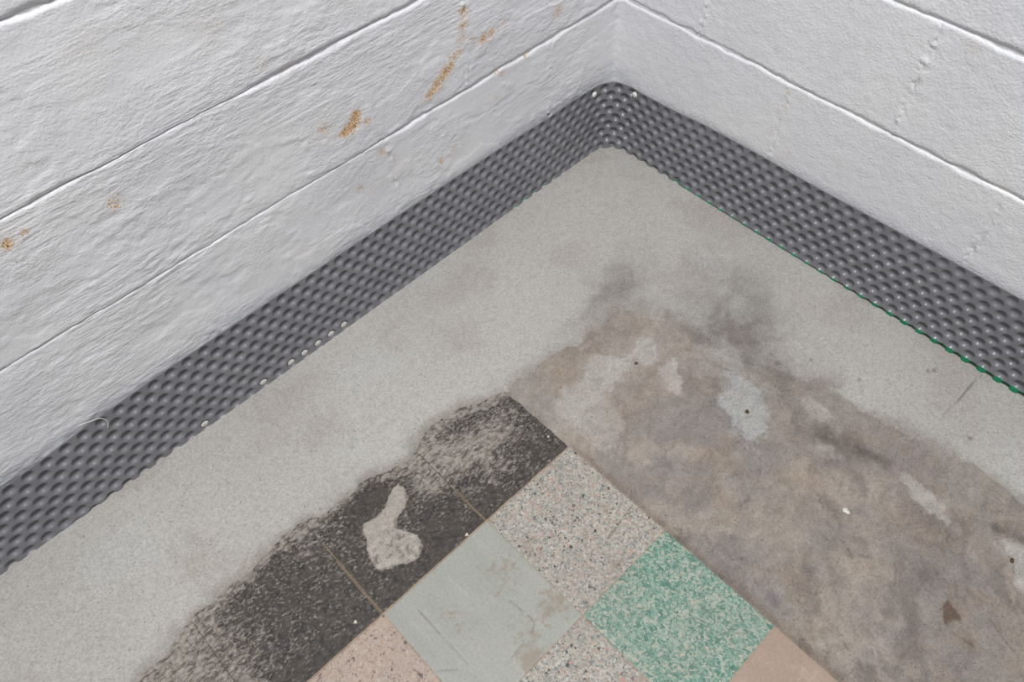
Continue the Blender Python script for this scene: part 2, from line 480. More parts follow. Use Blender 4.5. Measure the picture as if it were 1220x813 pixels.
def block(side, s0, s1, z0, z1, mat, parent, step):
    gj, gb = (0.0, 0.0015) if side == 'left' else (0.0, 0.0018)
    hrand = np.random.default_rng(int(abs(s0 * 1000) + z0 * 7000))
    a0, a1, b0, b1 = s0 + gj, s1 - gj, z0 + gb, z1 - gb
    corner = s0 < 0.0
    ns = max(4, int((a1 - a0) / step)); nz = max(4, int((b1 - b0) / step))
    s = np.linspace(a0, a1, ns + 1); z = np.linspace(b0, b1, nz + 1)
    # tighter spacing towards the bed edges
    u = np.linspace(-1, 1, nz + 1); z = (b0 + b1) / 2 + (b1 - b0) / 2 * np.sign(u) * (1 - (1 - np.abs(u)) ** 1.25)
    S, Z = np.meshgrid(s, z, indexing='ij')
    # joints wander: both neighbours follow the same wavering line
    Se, Ze = S.copy(), Z.copy()
    for e0, k0 in ((a0, s0), (a1, s1)):
        if k0 < 0.0: continue
        w = np.clip(1 - np.abs(S - e0) / 0.03, 0, 1)
        Se = Se + w * fbm(Z, Z * 0 + k0 * 7, 0.05, 4, 81, 0.6) * 0.0075
    for e0, k0 in ((b0, z0), (b1, z1)):
        w = np.clip(1 - np.abs(Z - e0) / 0.03, 0, 1)
        Ze = Ze + w * fbm(S, S * 0 + k0 * 9, 0.07, 5, 85, 0.6) * (0.0038 if side == 'left' else 0.0038)
    d = relief(side, Se, Ze) + (0 if side == 'left' else hrand.uniform(-0.00015, 0.00015))
    wob = fbm(S, Z, 0.035, 4, 41) * 0.004
    if side == 'left':
        strong = 0.10 + 0.74 * sstep(0.68, 0.56, S) * np.ones_like(S) + 0.12 * fbm(S, Z * 0, 0.06, 3, 52)
        up = 0.08 + 0.74 * np.maximum(sstep(0.86, 0.76, S), 0.25 * sstep(1.0, 1.1, S)) + 0.12 * fbm(S, Z * 0, 0.06, 3, 51)
        strong = np.where(Z > Z1 + 0.1, up, strong)
        strong = np.where(Z > Z1 + PITCH + 0.1, 0.7 + 0 * S, strong)
    else:
        strong = np.ones_like(S) * (0.62 + 0.30 * fbm(S, Z * 0, 0.07, 4, 55))
    top = b1 - Z + wob * 0.7; bot = Z - b0 + wob
    d = d + chamfer(np.maximum(top, 0), 0.0066 * strong + 0.0008, 0.0052 * strong + 0.0005)
    d = d + chamfer(np.maximum(bot, 0), 0.0050, 0.0040 * strong + 0.0006)
    lipn = np.exp(-((bot - 0.011 + fbm(S, Z, 0.05, 3, 91) * 0.006) / 0.004) ** 2) * sstep(0.0, 0.4, fbm(S, Z * 0, 0.08, 4, 95)) * 0.0011
    d = d + lipn
    crumb = fbm(S, Z, 0.007, 3, 61)
    for e, k0 in ((S - a0, s0), (a1 - S, s1)):
        if k0 < 0.0:
            d = d + 0.0065 * np.exp(-np.maximum(e - 0.004, 0) / 0.0055) + np.exp(-(e / 0.014) ** 2) * crumb * 0.0012   # rounded into the corner
            continue
        e = np.maximum(e + wob, 0)
        vis = (0.10 + 1.0 * float((z0 < 0.2 and k0 < 0.8) or (abs(k0 - 0.417) < 0.02 and z0 < 0.4)) * sstep(-0.3, 0.2, fbm(Z, Z * 0 + k0, 0.05, 3, 63))) if side == 'left' else (0.45 + 0.55 * sstep(-0.2, 0.4, fbm(Z, Z * 0 + k0 * 3, 0.06, 3, 65)))
        crack = sstep(0.31, 0.24, Z) * float(z0 < 0.2 and abs(k0 - 0.8155) < 0.02) if side == 'right' else 0
        d = d + chamfer(e, 0.0034, 0.0017) * vis * sstep(-0.25, 0.35, fbm(Z, Z * 0 + k0 * 5, 0.022, 3, 67)) + chamfer(e, 0.0022, 0.0022) * crack + np.exp(-(e / 0.007) ** 2) * (crumb * 0.0034 + fbm(S, Z, 0.005, 2, 69) * 0.0016 + 0.0005) * vis + 0.0011 * np.exp(-(np.abs(e - 0.0035) / 0.0022) ** 2) * vis * (0.5 + 0.8 * fbm(Z, Z * 0 + k0, 0.03, 3, 70))
    st = stain_map(side, Se, Ze)
    d = d - sstep(0.5, 0.9, st) * 0.0006
    # skirt back to the bed of mortar
    pad = lambda A: np.pad(A, 2, mode='edge')           # inner ring keeps the rim crisp
    D = pad(d); D[0, :] = D[-1, :] = -0.03; D[:, 0] = D[:, -1] = -0.03
    P = on_wall(side, pad(Se), pad(Ze), D)
    me = mesh_from_grid('block', P, rim_mask(P), flip=(side == 'right'), attrs={'stain': pad(st)})
    org = on_wall(side, np.array((s0 + s1) / 2), np.array(z0), np.array(0.0))
    return obj('block', me, mat, parent, tuple(org))

Z1, PITCH, BL = 0.3495, 0.2054, 0.405
COURSES = [(Z1 - PITCH, Z1), (Z1, Z1 + PITCH), (Z1 + PITCH, Z1 + 2 * PITCH), (Z1 + 2 * PITCH, Z1 + 3 * PITCH)]
def build_wall(side, length, heads, mat):
    # mortar body with its face just behind the faces of the blocks
    top = COURSES[-1][1]
    s = np.concatenate([[-0.15], np.arange(0, 1.7, 0.008), [1.8, length]])
    z = np.concatenate([[-0.02, 0.0], np.arange(0.01, top, 0.008), [top]])
    S, Z = np.meshgrid(s, z, indexing='ij')
    D = -0.0034 + fbm(S, Z, 0.03, 3, 71) * 0.0006
    D = np.where(Z < COURSES[0][0], -0.0005, D)
    pad = lambda A: np.pad(A, 1, mode='edge')
    Dp = pad(D); Dp[0, :] = Dp[-1, :] = -0.15; Dp[:, 0] = Dp[:, -1] = -0.15
    me = mesh_from_grid('wall_' + side, on_wall(side, pad(S), pad(Z), Dp), flip=(side == 'right'),
                        attrs={'stain': pad(stain_map(side, S, Z))})
    w = struct(obj('wall_' + side, me, mat))
    for k, (z0, z1) in enumerate(COURSES):
        hs = [-0.004] + [h for h in np.arange(heads[k % 2] - BL, length, BL) if h > 0.03] + [length]
        for s0, s1 in zip(hs[:-1], hs[1:]):
            near = s0 < (1.65 if side == 'left' else 1.05) and z0 < 0.8
            block(side, s0, s1, z0, z1, mat, w, 0.0032 if near else 0.012)
    return w

wall_left = build_wall('left', 2.3, (0.2065, 0.417), MAT_WL)
wall_left['label'] = 'white painted block wall on the left with rusty flaking spots'
wall_right = build_wall('right', 1.9, (0.4105, 0.6085), MAT_WR)
wall_right['label'] = 'smoother white painted block wall on the right'

# rusty grains standing out where the paint has blown off: far too many to count
def grains():
    base = [(0, 0, 1), (0.94, 0, -0.33), (-0.47, 0.82, -0.33), (-0.47, -0.82, -0.33), (0.3, 0.5, 0.6)]
    faces0 = [(0, 1, 4), (0, 4, 2), (0, 2, 3), (0, 3, 1), (1, 3, 2), (1, 2, 4)]
    V, Fc = [], []
    r = random.Random(5)
    for cs, cz, rad, k in RUST['left']:
        if k < 0.6: continue
        for _ in range(int(26 * k * (rad / 0.012))):
            s = r.gauss(cs, rad * 0.55); z = r.gauss(cz, rad * 0.55)
            g = r.uniform(0.0005, 0.0014)
            d = float(relief('left', np.array([s]), np.array([z]))[0]) + 0.0001
            c = on_wall('left', np.array(s), np.array(z), np.array(d))
            a = r.uniform(0, 6.28); b = len(V)
            for x, y, q in base:
                V.append(c + g * np.array([x * math.cos(a) - y * math.sin(a), 0.8 * q, x * math.sin(a) + y * math.cos(a)]))
            Fc += [tuple(b + i for i in f) for f in faces0]
    me = mesh_raw('rust_grains', V, Fc)
    o = obj('rust_grains', me, MAT_RUST, wall_left)
    o['kind'] = 'stuff'
    o['label'] = 'orange rusty grains where paint has flaked'
    return o
grains()

# ------------------------------------------------------------------ floor
BAND = [(1.62, 0.40), (1.4757, 0.355), (1.419, 0.3475), (1.3943, 0.3471), (1.3519, 0.3385), (1.3116, 0.3259), (1.2756, 0.3199), (1.2302, 0.3201),
        (1.2006, 0.3226), (1.1647, 0.3113), (1.122, 0.3133), (1.0769, 0.3206), (1.0445, 0.3232), (1.0202, 0.3258), (0.9928, 0.3247),
        (0.9678, 0.3273), (0.9279, 0.3464), (0.8824, 0.3460), (0.8298, 0.3249), (0.7579, 0.3346), (0.7256, 0.3513), (0.6957, 0.353),
        (0.6703, 0.36), (0.6191, 0.3635), (0.5624, 0.3629), (0.5332, 0.3725), (0.5054, 0.386), (0.4661, 0.3826), (0.4235, 0.3814),
        (0.3751, 0.3849), (0.3663, 0.4144), (0.3419, 0.4793), (0.342, 0.5105), (0.3552, 0.5614), (0.3456, 0.6033), (0.3386, 0.6367),
        (0.3278, 0.676), (0.3025, 0.7138), (0.2524, 0.7707), (0.2704, 0.8083), (0.2414, 0.8588), (0.2348, 0.8966), (0.2293, 0.9421),
        (0.223, 0.9782), (0.2154, 1.0129), (0.2061, 1.0309), (0.2111, 1.0634), (0.2152, 1.0918), (0.2181, 1.1248), (0.2296, 1.2391), (0.23, 2.0)]
STRIP = BAND + [(-0.2, 2.0), (-0.2, -0.2), (2.4, -0.2), (2.4, 0.45)]
HOLE = [(0.9419, 0.3622), (0.9541, 0.3681), (0.9645, 0.3755), (0.9724, 0.3817), (0.986, 0.3822), (1.0035, 0.3822), (1.0225, 0.3771),
        (1.0291, 0.3874), (1.0315, 0.4016), (1.0444, 0.4184), (1.0511, 0.4343), (1.0545, 0.444), (1.0536, 0.4571), (1.0487, 0.465),
        (1.0364, 0.4707), (1.0196, 0.4779), (1.0008, 0.4897), (0.9871, 0.4872), (0.972, 0.4761), (0.9693, 0.459), (0.977, 0.44),
        (0.9868, 0.427), (0.9754, 0.4129), (0.9675, 0.4105), (0.9516, 0.4055), (0.9387, 0.3971), (0.9292, 0.3782), (0.9319, 0.363)]
DAMP1 = [(0.4442, 1.1102), (0.4491, 1.1173), (0.4543, 1.1268), (0.4581, 1.1377), (0.4643, 1.1431), (0.4708, 1.1353), (0.4762, 1.1315),
         (0.4873, 1.1307), (0.4884, 1.1268), (0.4756, 1.1177), (0.4628, 1.1098)]
DAMP2 = [(0.49, 1.152), (0.4826, 1.1591), (0.4828, 1.1701), (0.4845, 1.1753), (0.4884, 1.1729), (0.4873, 1.1615)]
TX = [0.6731, 0.8702, 1.0891, 1.3081, 1.5265]
TY = [0.5189, 0.7348, 0.9491, 1.165]

def mixc(c, col, w):
    return c * (1 - w[..., None]) + np.asarray(col) * w[..., None]

def strip_tone(X0, Y0):
    X = X0 + fbm(X0, Y0, 0.06, 6, 601, 0.68) * 0.030
    Y = Y0 + fbm(X0, Y0, 0.06, 6, 611, 0.68) * 0.030
    c = np.ones(X.shape + (3,)) * lin((203, 199, 193))
    c = c * (1 + 0.07 * fbm(X, Y, 0.22, 4, 101))[..., None]
    c = mixc(c, lin((186, 176, 166)), 0.5 * sstep(0.05, 0.6, fbm(X, Y, 0.10, 4, 105)))
    c = mixc(c, lin((206, 206, 202)), 0.5 * sstep(0.1, 0.6, fbm(X, Y, 0.13, 4, 109)))
    edge = seg_dist(X, Y, BAND)
    n = fbm(X, Y, 0.05, 5, 113, 0.6)
    # grime gathered along the inner corner and the right arm of the pour
    g = 0.62 * blob(X, Y, 0.325, 0.325, 0.085, 0.05, 0.2) + 0.78 * blob(X, Y, 0.23, 0.575, 0.07, 0.13) + 0.72 * blob(X, Y, 0.315, 0.60, 0.06, 0.12) \
        + 0.75 * blob(X, Y, 0.34, 0.46, 0.05, 0.075) + 0.8 * blob(X, Y, 0.285, 0.70, 0.035, 0.09) + 0.4 * blob(X, Y, 0.14, 0.50, 0.05, 0.09) \
        + 0.35 * blob(X, Y, 0.44, 0.35, 0.09, 0.03)
    g = np.clip(g * (0.75 + 0.9 * n), 0, 1)
    c = mixc(c, lin((128, 119, 112)), 0.85 * g)
    right = sstep(0.40, 0.3, X) * sstep(0.30, 0.5, Y)
    ed = np.exp(-(edge / 0.028) ** 2) * sstep(-0.25, 0.35, fbm(X, Y, 0.04, 5, 117, 0.6))
    c = mixc(c, lin((146, 134, 124)), (0.20 + 0.65 * right) * ed)
    c = mixc(c, lin((160, 148, 136)), 0.30 * np.exp(-(edge / 0.012) ** 2))
    # thin drying crack across the right arm
    X, Y = X0, Y0
    cr = seg_dist(X, Y, [(0.02, 0.951), (0.06, 0.9485), (0.0927, 0.948), (0.13, 0.9465), (0.165, 0.947)])
    c = mixc(c, lin((120, 112, 104)), 0.75 * sstep(0.0022, 0.0005, cr))
    for sx, sy, r in ((0.072, 0.885, 0.004), (0.082, 0.878, 0.004), (0.266, 0.672, 0.005), (0.215, 0.712, 0.003), (0.16, 1.0, 0.004), (0.19, 0.80, 0.003)):
        c = mixc(c, lin((112, 100, 90)), 0.8 * blob(X, Y, sx, sy, r))
    return np.clip(c, 0.01, 1), np.clip(1.05 * g + 0.15 * right + 0.10, 0, 1)

def slab_tone(X0, Y0):
    X = X0 + fbm(X0, Y0, 0.06, 6, 601, 0.68) * 0.030
    Y = Y0 + fbm(X0, Y0, 0.06, 6, 611, 0.68) * 0.030
    c = np.ones(X.shape + (3,)) * lin((165, 155, 146))
    rx = 0.8 * X + 0.6 * Y; ry = -0.6 * X + 0.8 * Y      # trowelled roughly across the corner
    c = mixc(c, lin((152, 145, 141)), 0.75 * sstep(-0.15, 0.4, fbm(rx * 0.7, ry, 0.12, 5, 201, 0.6)))
    c = mixc(c, lin((186, 173, 160)), 0.65 * sstep(0.0, 0.45, fbm(rx, ry * 0.6, 0.09, 5, 205, 0.62)))
    c = mixc(c, lin((172, 150, 128)), 0.34 * sstep(0.15, 0.5, fbm(X, Y, 0.07, 5, 209, 0.62)))
    c = mixc(c, lin((132, 122, 116)), 0.60 * sstep(0.12, 0.45, fbm(rx * 0.5, ry, 0.05, 5, 213, 0.65)))
    n = fbm(X, Y, 0.03, 6, 217, 0.72)
    fl = fbm(rx * 0.5, ry, 0.014, 4, 225, 0.7)
    c = c * (1 + 0.16 * fl)[..., None]
    c = mixc(c, lin((112, 103, 97)), 0.45 * sstep(0.25, 0.6, fbm(rx * 0.6, ry, 0.02, 5, 227, 0.7)))
    eb = seg_dist(X, Y, BAND)
    c = mixc(c, lin((172, 165, 157)), 0.75 * np.exp(-(eb / 0.055) ** 2) * sstep(-0.3, 0.3, fbm(X, Y, 0.05, 5, 229, 0.65)))
    # paler near the corner of the tiling and where the new concrete was smeared over it
    near = np.clip(blob(X, Y, 0.50, 0.47, 0.16, 0.12), 0, 1)
    c = mixc(c, lin((186, 174, 163)), 0.55 * near)
    for sx, sy, r1, r2, a, k in ((0.515, 0.455, 0.050, 0.028, -0.4, 1.0), (0.425, 0.475, 0.03, 0.018, 0.7, 0.9), (0.432, 0.548, 0.030, 0.018, 0.6, 0.95),
                                 (0.585, 0.455, 0.05, 0.025, 0.2, 0.7), (0.615, 0.47, 0.05, 0.04, 0, 0.5),
                                 (0.300, 0.785, 0.012, 0.022, 0.2, 0.7), (0.318, 1.00, 0.014, 0.035, -0.3, 0.8),
                                 (0.318, 1.19, 0.022, 0.05, -0.2, 0.9), (0.355, 0.83, 0.012, 0.025, 0.5, 0.5), (0.60, 0.53, 0.03, 0.03, 0, 0.5)):
        w = np.clip(blob(X, Y, sx, sy, r1 * 1.25, r2 * 1.25, a) * 1.45 + n * 0.6 - 0.22, 0, 1)
        c = mixc(c, lin((196, 191, 183)), k * sstep(0.15, 0.55, w))
    w = np.clip(blob(X, Y, 0.392, 0.682, 0.042, 0.072, -0.35) * 1.5 + n * 0.75 - 0.3, 0, 1)
    c = mixc(c, lin((192, 192, 189)), 0.8 * sstep(0.15, 0.6, w))
    for sx, sy, r, k, col in ((0.545, 0.418, 0.030, 0.5, (150, 134, 118)), (0.575, 0.40, 0.03, 0.25, (166, 146, 126)), (0.46, 0.53, 0.03, 0.4, (156, 138, 122)), (0.50, 0.40, 0.03, 0.5, (150, 130, 112)),
                              (0.40, 0.60, 0.03, 0.7, (140, 124, 114)), (0.42, 0.84, 0.05, 0.15, (170, 148, 128)), (0.36, 0.86, 0.02, 0.5, (120, 116, 116)),
                              (0.375, 1.0, 0.035, 0.18, (170, 146, 124)), (0.53, 0.55, 0.04, 0.3, (166, 146, 128)), (0.31, 0.86, 0.03, 0.6, (128, 114, 104)),
                              (0.30, 0.92, 0.03, 0.5, (132, 118, 108)), (0.33, 0.79, 0.04, 0.45, (136, 124, 116)), (0.64, 0.92, 0.02, 0.5, (128, 124, 128))):
        c = mixc(c, lin(col), np.clip(k * blob(X, Y, sx, sy, r) * (0.8 + 1.8 * n), 0, 1))
    # dark line of dirt running beside the new pour on the right
    ln = seg_dist(X, Y, [(0.335, 0.80), (0.32, 0.86), (0.292, 0.94), (0.281, 1.02), (0.274, 1.09), (0.281, 1.16), (0.29, 1.3)])
    c = mixc(c, lin((104, 96, 90)), 0.85 * np.exp(-((ln + n * 0.006) / 0.011) ** 2) * sstep(-0.35, 0.3, fbm(X, Y, 0.06, 4, 221)))
    # damp patch
    X, Y = X0, Y0
    e1 = sdf(X, Y, DAMP1) + n * 0.0015; e2 = sdf(X, Y, DAMP2) + n * 0.0015
    c = mixc(c, lin((110, 92, 78)), 0.9 * sstep(-0.0008, 0.0012, e1))
    c = mixc(c, lin((122, 104, 90)), 0.75 * sstep(-0.0008, 0.0012, e2))
    for pts, col, k, wd in (([(0.431, 1.171), (0.437, 1.185), (0.446, 1.205), (0.452, 1.225)], (112, 106, 102), 0.6, 0.0016),
                            ([(0.6151, 0.9506), (0.62, 0.978)], (126, 112, 98), 0.6, 0.0015), ([(0.5405, 0.715), (0.50, 0.70)], (126, 112, 98), 0.4, 0.0015)):
        c = mixc(c, lin(col), k * np.exp(-(seg_dist(X, Y, pts) / wd) ** 2))
    # glue line along the tiles
    c = mixc(c, lin((136, 116, 98)), 0.55 * np.exp(-((X - 0.667 + n * 0.004) / 0.0040) ** 2) * sstep(0.50, 0.53, Y))
    c = mixc(c, lin((120, 104, 90)), 0.75 * sstep(0.0, 0.02, X - 0.672))     # glue bed under the tiles
    grit = 0.28 + 0.5 * np.exp(-(seg_dist(X, Y, BAND) / 0.05) ** 2)
    return np.clip(c, 0.01, 1), np.clip(grit, 0, 1)

def axis(fine0, fine1, step, ends):
    return np.concatenate([[e for e in ends if e < fine0], np.arange(fine0, fine1, step), [e for e in ends if e > fine1]])

def build_floor():
    x = axis(0.16, 1.58, 0.0034, [-0.12, 0.0, 0.08, 1.7, 1.95, 2.3]); y = axis(0.27, 1.30, 0.0034, [-0.12, 0.0, 0.15, 1.45, 1.9])
    X, Y = np.meshgrid(x, y, indexing='ij')
    sd = sdf(X, Y, STRIP)
    n = fbm(X, Y, 0.02, 4, 231)
    z = -0.0012 + fbm(X, Y, 0.08, 4, 235) * 0.0007 + n * 0.0004
    under = sstep(0.667, 0.672, X) * sstep(0.515, 0.519, Y)
    under = np.maximum(under, sstep(0.669, 0.674, X) * sstep(0.30, 0.31, Y))
    # raised lip of old glue along the edge of the tiling, then a narrow gap
    lip = np.exp(-((X - 0.6635 + n * 0.002) / 0.0035) ** 2) * sstep(0.56, 0.75, Y)
    z = z + 0.0017 * lip
    z = z * (1 - under) - 0.0042 * under
    z = np.where(sd > 0.02, -0.006, z)
    tone, grit = slab_tone(X, Y)
    pad = lambda A: np.pad(A, [(1, 1), (1, 1)] + [(0, 0)] * (A.ndim - 2), mode='edge')
    Zp = pad(z); Zp[0, :] = Zp[-1, :] = -0.1; Zp[:, 0] = Zp[:, -1] = -0.1
    P = np.stack([pad(X), pad(Y), Zp], -1)
    me = mesh_from_grid('floor', P, attrs={'tone': pad(tone), 'grit': pad(grit)})
    f = struct(obj('floor', me, MAT_SLAB))
    f['label'] = 'worn brown and grey concrete floor in the corner'
    # ---- the newer strip of concrete along both walls
    x = axis(-0.0, 1.58, 0.0034, [-0.05, 1.7, 1.95, 2.3]); y = axis(-0.0, 1.30, 0.0034, [-0.05, 1.45, 1.9])
    X, Y = np.meshgrid(x, y, indexing='ij')
    sd = sdf(X, Y, STRIP)
    n = fbm(X, Y, 0.03, 5, 241, 0.62)
    e = sd + n * 0.010 - 0.002
    top = 0.0012 + fbm(X, Y, 0.12, 4, 245) * 0.0008 + fbm(X, Y, 0.012, 3, 247) * 0.0002
    z = -0.005 + (top + 0.005) * sstep(-0.006, 0.012, e) ** 0.7
    ridge = blob(X, Y, 0.46, 0.375, 0.10, 0.012) * 0.0016 * sstep(0.0, 0.006, e)
    z = z + ridge
    cr = seg_dist(X, Y, [(0.02, 0.951), (0.06, 0.9485), (0.0927, 0.948), (0.13, 0.9465), (0.165, 0.947)])
    z = z - 0.0006 * sstep(0.002, 0.0, cr)
    tone, grit = strip_tone(X, Y)
    s2, g2 = slab_tone(X, Y)
    thin = 1 - sstep(-0.002, 0.026, e + n * 0.012)                      # feathered lip takes up the colour it was smeared over
    tone = mixc(tone, 0.5 * (tone + s2), thin)
    keepv = e > -0.008
    keep = keepv[:-1, :-1] | keepv[1:, :-1] | keepv[1:, 1:] | keepv[:-1, 1:]
    me = mesh_from_grid('concrete_strip', np.stack([X, Y, z], -1), keep, attrs={'tone': tone, 'grit': grit})
    o = obj('concrete_strip', me, MAT_STRIP, f)
    o['label'] = 'smooth pale grey newer concrete along the walls'
    return f
floor = build_floor()

def tile(x0, x1, y0, y1, mat, label, top=0.0, marks=(), pale_scratches=(), dirt=None, hole=None, rough_edge=0.0, step=0.0022, seed=0):
    g = 0.00045
    x = np.linspace(x0 + g, x1 - g, int((x1 - x0) / step)); y = np.linspace(y0 + g, y1 - g, int((y1 - y0) / step))
    X, Y = np.meshgrid(x, y, indexing='ij')
    e = np.minimum(np.minimum(X - x0, x1 - X), np.minimum(Y - y0, y1 - Y))
    z = top + fbm(X, Y, 0.10, 3, 300 + seed) * 0.0004 + fbm(X, Y, 0.008, 3, 310 + seed) * 0.00012
    z = z - 0.0007 * np.clip(1 - (e + fbm(X, Y, 0.02, 3, 320 + seed) * 0.0012) / 0.003, 0, 1)
    mk = np.zeros_like(X); gl = np.zeros_like(X)
    for pts, w, k in marks:
        q = k * np.exp(-((seg_dist(X, Y, pts) + fbm(X, Y, 0.01, 3, 330) * 0.0004) / w) ** 2); mk = np.maximum(mk, q); z = z - 0.0007 * q
    for pts, w, k in pale_scratches:
        q = k * np.exp(-(seg_dist(X, Y, pts) / w) ** 2); gl = np.maximum(gl, q); z = z + 0.0004 * q
    dm = dirt(X, Y) if dirt else np.zeros_like(X)
    xd, yd = X.copy(), Y.copy()
    if rough_edge:
        w = np.clip(1 - e / 0.012, 0, 1)
        xd = xd + w * fbm(X, Y, 0.02, 4, 340 + seed) * rough_edge
    keep = None
    if hole is not None:
        h = sdf(X, Y, hole) > 0
        keep = ~(h[:-1, :-1] & h[1:, 1:])
        z = np.where(sdf(X, Y, hole) > -0.002, z - 0.0006, z)
    A = [np.pad(q, 2, mode='edge') for q in (xd, yd, z, mk, gl, dm)]
    Zp = A[2]; Zp[0, :] = Zp[-1, :] = -0.0046; Zp[:, 0] = Zp[:, -1] = -0.0046
    rim = rim_mask(Zp)
    keep = rim if keep is None else rim & np.pad(keep, 2, constant_values=True)
    me = mesh_from_grid('tile', np.stack(A[:2] + [Zp], -1), keep, attrs={'mark': A[3], 'glint': A[4], 'dirt': A[5]})
    o = obj('tile', me, mat, floor, ((x0 + x1) / 2, (y0 + y1) / 2, -0.0046))
    o['label'] = label
    return o

tile(TX[0], TX[1], TY[0], TY[1], MAT_SPECKLE, 'grey and pink speckled tile with a cracked corner', seed=1,
     marks=[([(0.681, 0.6696), (0.72, 0.675), (0.7588, 0.6808)], 0.0011, 1.0), ([(0.7388, 0.679), (0.7406, 0.6937)], 0.0008, 0.6)])
tile(TX[1], TX[2], TY[0], TY[1], MAT_GREY, 'plain grey green tile with scratches and brown stains', seed=2,
     marks=[([(1.0464, 0.5531), (1.0448, 0.6638)], 0.0009, 0.8), ([(0.935, 0.64), (0.93, 0.69), (0.945, 0.70)], 0.0009, 0.7), ([(1.06, 0.66), (1.085, 0.64)], 0.0012, 0.6), ([(0.965, 0.70), (1.0, 0.705)], 0.001, 0.5)],
     pale_scratches=[([(1.0434, 0.5531), (1.0420, 0.6638)], 0.0010, 0.8), ([(1.0648, 0.5591), (1.0624, 0.5979)], 0.0012, 0.9), ([(0.9795, 0.5457), (0.9763, 0.5878)], 0.0012, 0.9)],
     dirt=lambda X, Y: 0.6 * blob(X, Y, 0.91, 0.60, 0.06, 0.04) + 0.7 * blob(X, Y, 0.885, 0.69, 0.03) + 0.55 * blob(X, Y, 0.955, 0.70, 0.05) + 1.1 * blob(X, Y, 0.975, 0.73, 0.016) + 0.5 * blob(X, Y, 1.02, 0.60, 0.03, 0.06))
tile(TX[0], TX[1], TY[1], TY[2], MAT_GREEN, 'green and cream flecked tile', seed=3)
tile(TX[1], TX[2], TY[1], TY[2], MAT_SPECKLE, 'grey and pink speckled tile with brown dirt', seed=4)
tile(TX[2], TX[3], TY[0], TY[1], MAT_PINK, 'pink tile with small dark specks', seed=5)
tile(TX[0], TX[1], TY[2], TY[3], MAT_TAN, 'plain tan tile with pale scuffs', seed=6,
     dirt=lambda X, Y: 0.7 * blob(X, Y, 0.70, 1.03, 0.03, 0.05))
tile(TX[2], TX[3], TY[1], TY[2], MAT_GREEN, 'green and cream flecked tile', seed=7, step=0.006)
tile(TX[1], TX[2], TY[2], TY[3], MAT_PINK, 'pink tile with small dark specks', seed=8, step=0.006)

def black_dirt(X, Y):
    ed = seg_dist(X, Y, BAND)
    q = 0.55 * np.exp(-(ed / 0.012) ** 2)
    q = q + 0.8 * blob(X, Y, 0.865, 0.375, 0.045, 0.035) + 0.55 * blob(X, Y, 0.80, 0.40, 0.05, 0.035) + 0.55 * blob(X, Y, 0.90, 0.41, 0.03, 0.03) + 0.3 * blob(X, Y, 0.74, 0.40, 0.06, 0.03)
    q = q + 0.7 * sstep(1.19, 1.36, X) + 0.35 * blob(X, Y, 1.10, 0.35, 0.05, 0.03) + 0.25 * blob(X, Y, 0.78, 0.47, 0.05)
    q = q + 0.55 * blob(X, Y, 0.965, 0.415, 0.012, 0.03)
    q = q + 0.10 * sstep(0.872, 0.86, X)
    q = q - 0.35 * np.exp(-((Y - 0.515) / 0.03) ** 2) - 0.9 * blob(X, Y, 0.985, 0.352, 0.035, 0.022) - 0.25 * blob(X, Y, 0.93, 0.46, 0.05)
    return np.clip(q, -1, 1.2)
BY = 0.30
for k, (x0, x1, lab, hole, marks) in enumerate((
        (TX[0], 0.8722, 'worn black tile smeared with grey, nearest the corner', None, [([(0.8720, 0.43), (0.8722, 0.46), (0.8715, 0.517)], 0.0010, 0.7)]),
        (0.8722, 1.0905, 'worn black tile with a hole patched in pale concrete', HOLE, [([(0.8724, 0.44), (0.8722, 0.517)], 0.0010, 0.6), ([(1.0903, 0.36), (1.0903, 0.517)], 0.0011, 0.8)]),
        (1.0905, 1.3081, 'worn black tile with fine pale scratches', None, [([(1.0907, 0.40), (1.0907, 0.517)], 0.0010, 0.7)]),
        (1.3081, 1.5265, 'black tile almost hidden under brown grey smears', None, []))):
    tile(x0, x1, BY, TY[0] - 0.0012, MAT_BLACK, lab, top=-0.0006, hole=hole, marks=marks, dirt=black_dirt, step=0.0026, rough_edge=0.0025 if k == 0 else 0.0, seed=20 + k)

# brown filler lying in the joints between the tiles
MAT_JOINT = plain('joint_filler', lin((164, 140, 114)), 0.8, 0.2, 0.25, 160)
def filler(pts, w, z):
    V, F = [], []
    (ax, ay), (bx, by) = pts
    nseg = max(2, int(math.hypot(bx - ax, by - ay) / 0.006))
    for i in range(nseg + 1):
        f = i / nseg
        x, y = ax + (bx - ax) * f, ay + (by - ay) * f
        k = w * (0.75 + 0.5 * float(fbm(np.array([x]), np.array([y]), 0.02, 3, 451)[0]))
        dx, dy = (k, 0) if abs(bx - ax) < abs(by - ay) else (0, k)
        V += [(x - dx - ax, y - dy - ay, -0.003), (x - dx * 0.8 - ax, y - dy * 0.8 - ay, z), (x + dx * 0.8 - ax, y + dy * 0.8 - ay, z), (x + dx - ax, y + dy - ay, -0.003)]
    for i in range(nseg):
        for h in range(3):
            a = i * 4 + h
            F.append((a, a + 1, a + 5, a + 4))
    o = obj('joint_filler', mesh_raw('joint_filler', V, [f[::-1] for f in F]), MAT_JOINT, floor)
    o.location = (ax, ay, 0)
    return o
filler([(TX[0], TY[0] - 0.0006), (TX[4], TY[0] - 0.0006)], 0.0013, 0.0001)
for q in (TX[1], TX[2]): filler([(q, TY[0]), (q, TY[2])], 0.0006, -0.0004)
filler([(TX[0], TY[1]), (TX[2], TY[1])], 0.0006, -0.0004)
filler([(TX[0], TY[2]), (TX[1], TY[2])], 0.0006, -0.0004)

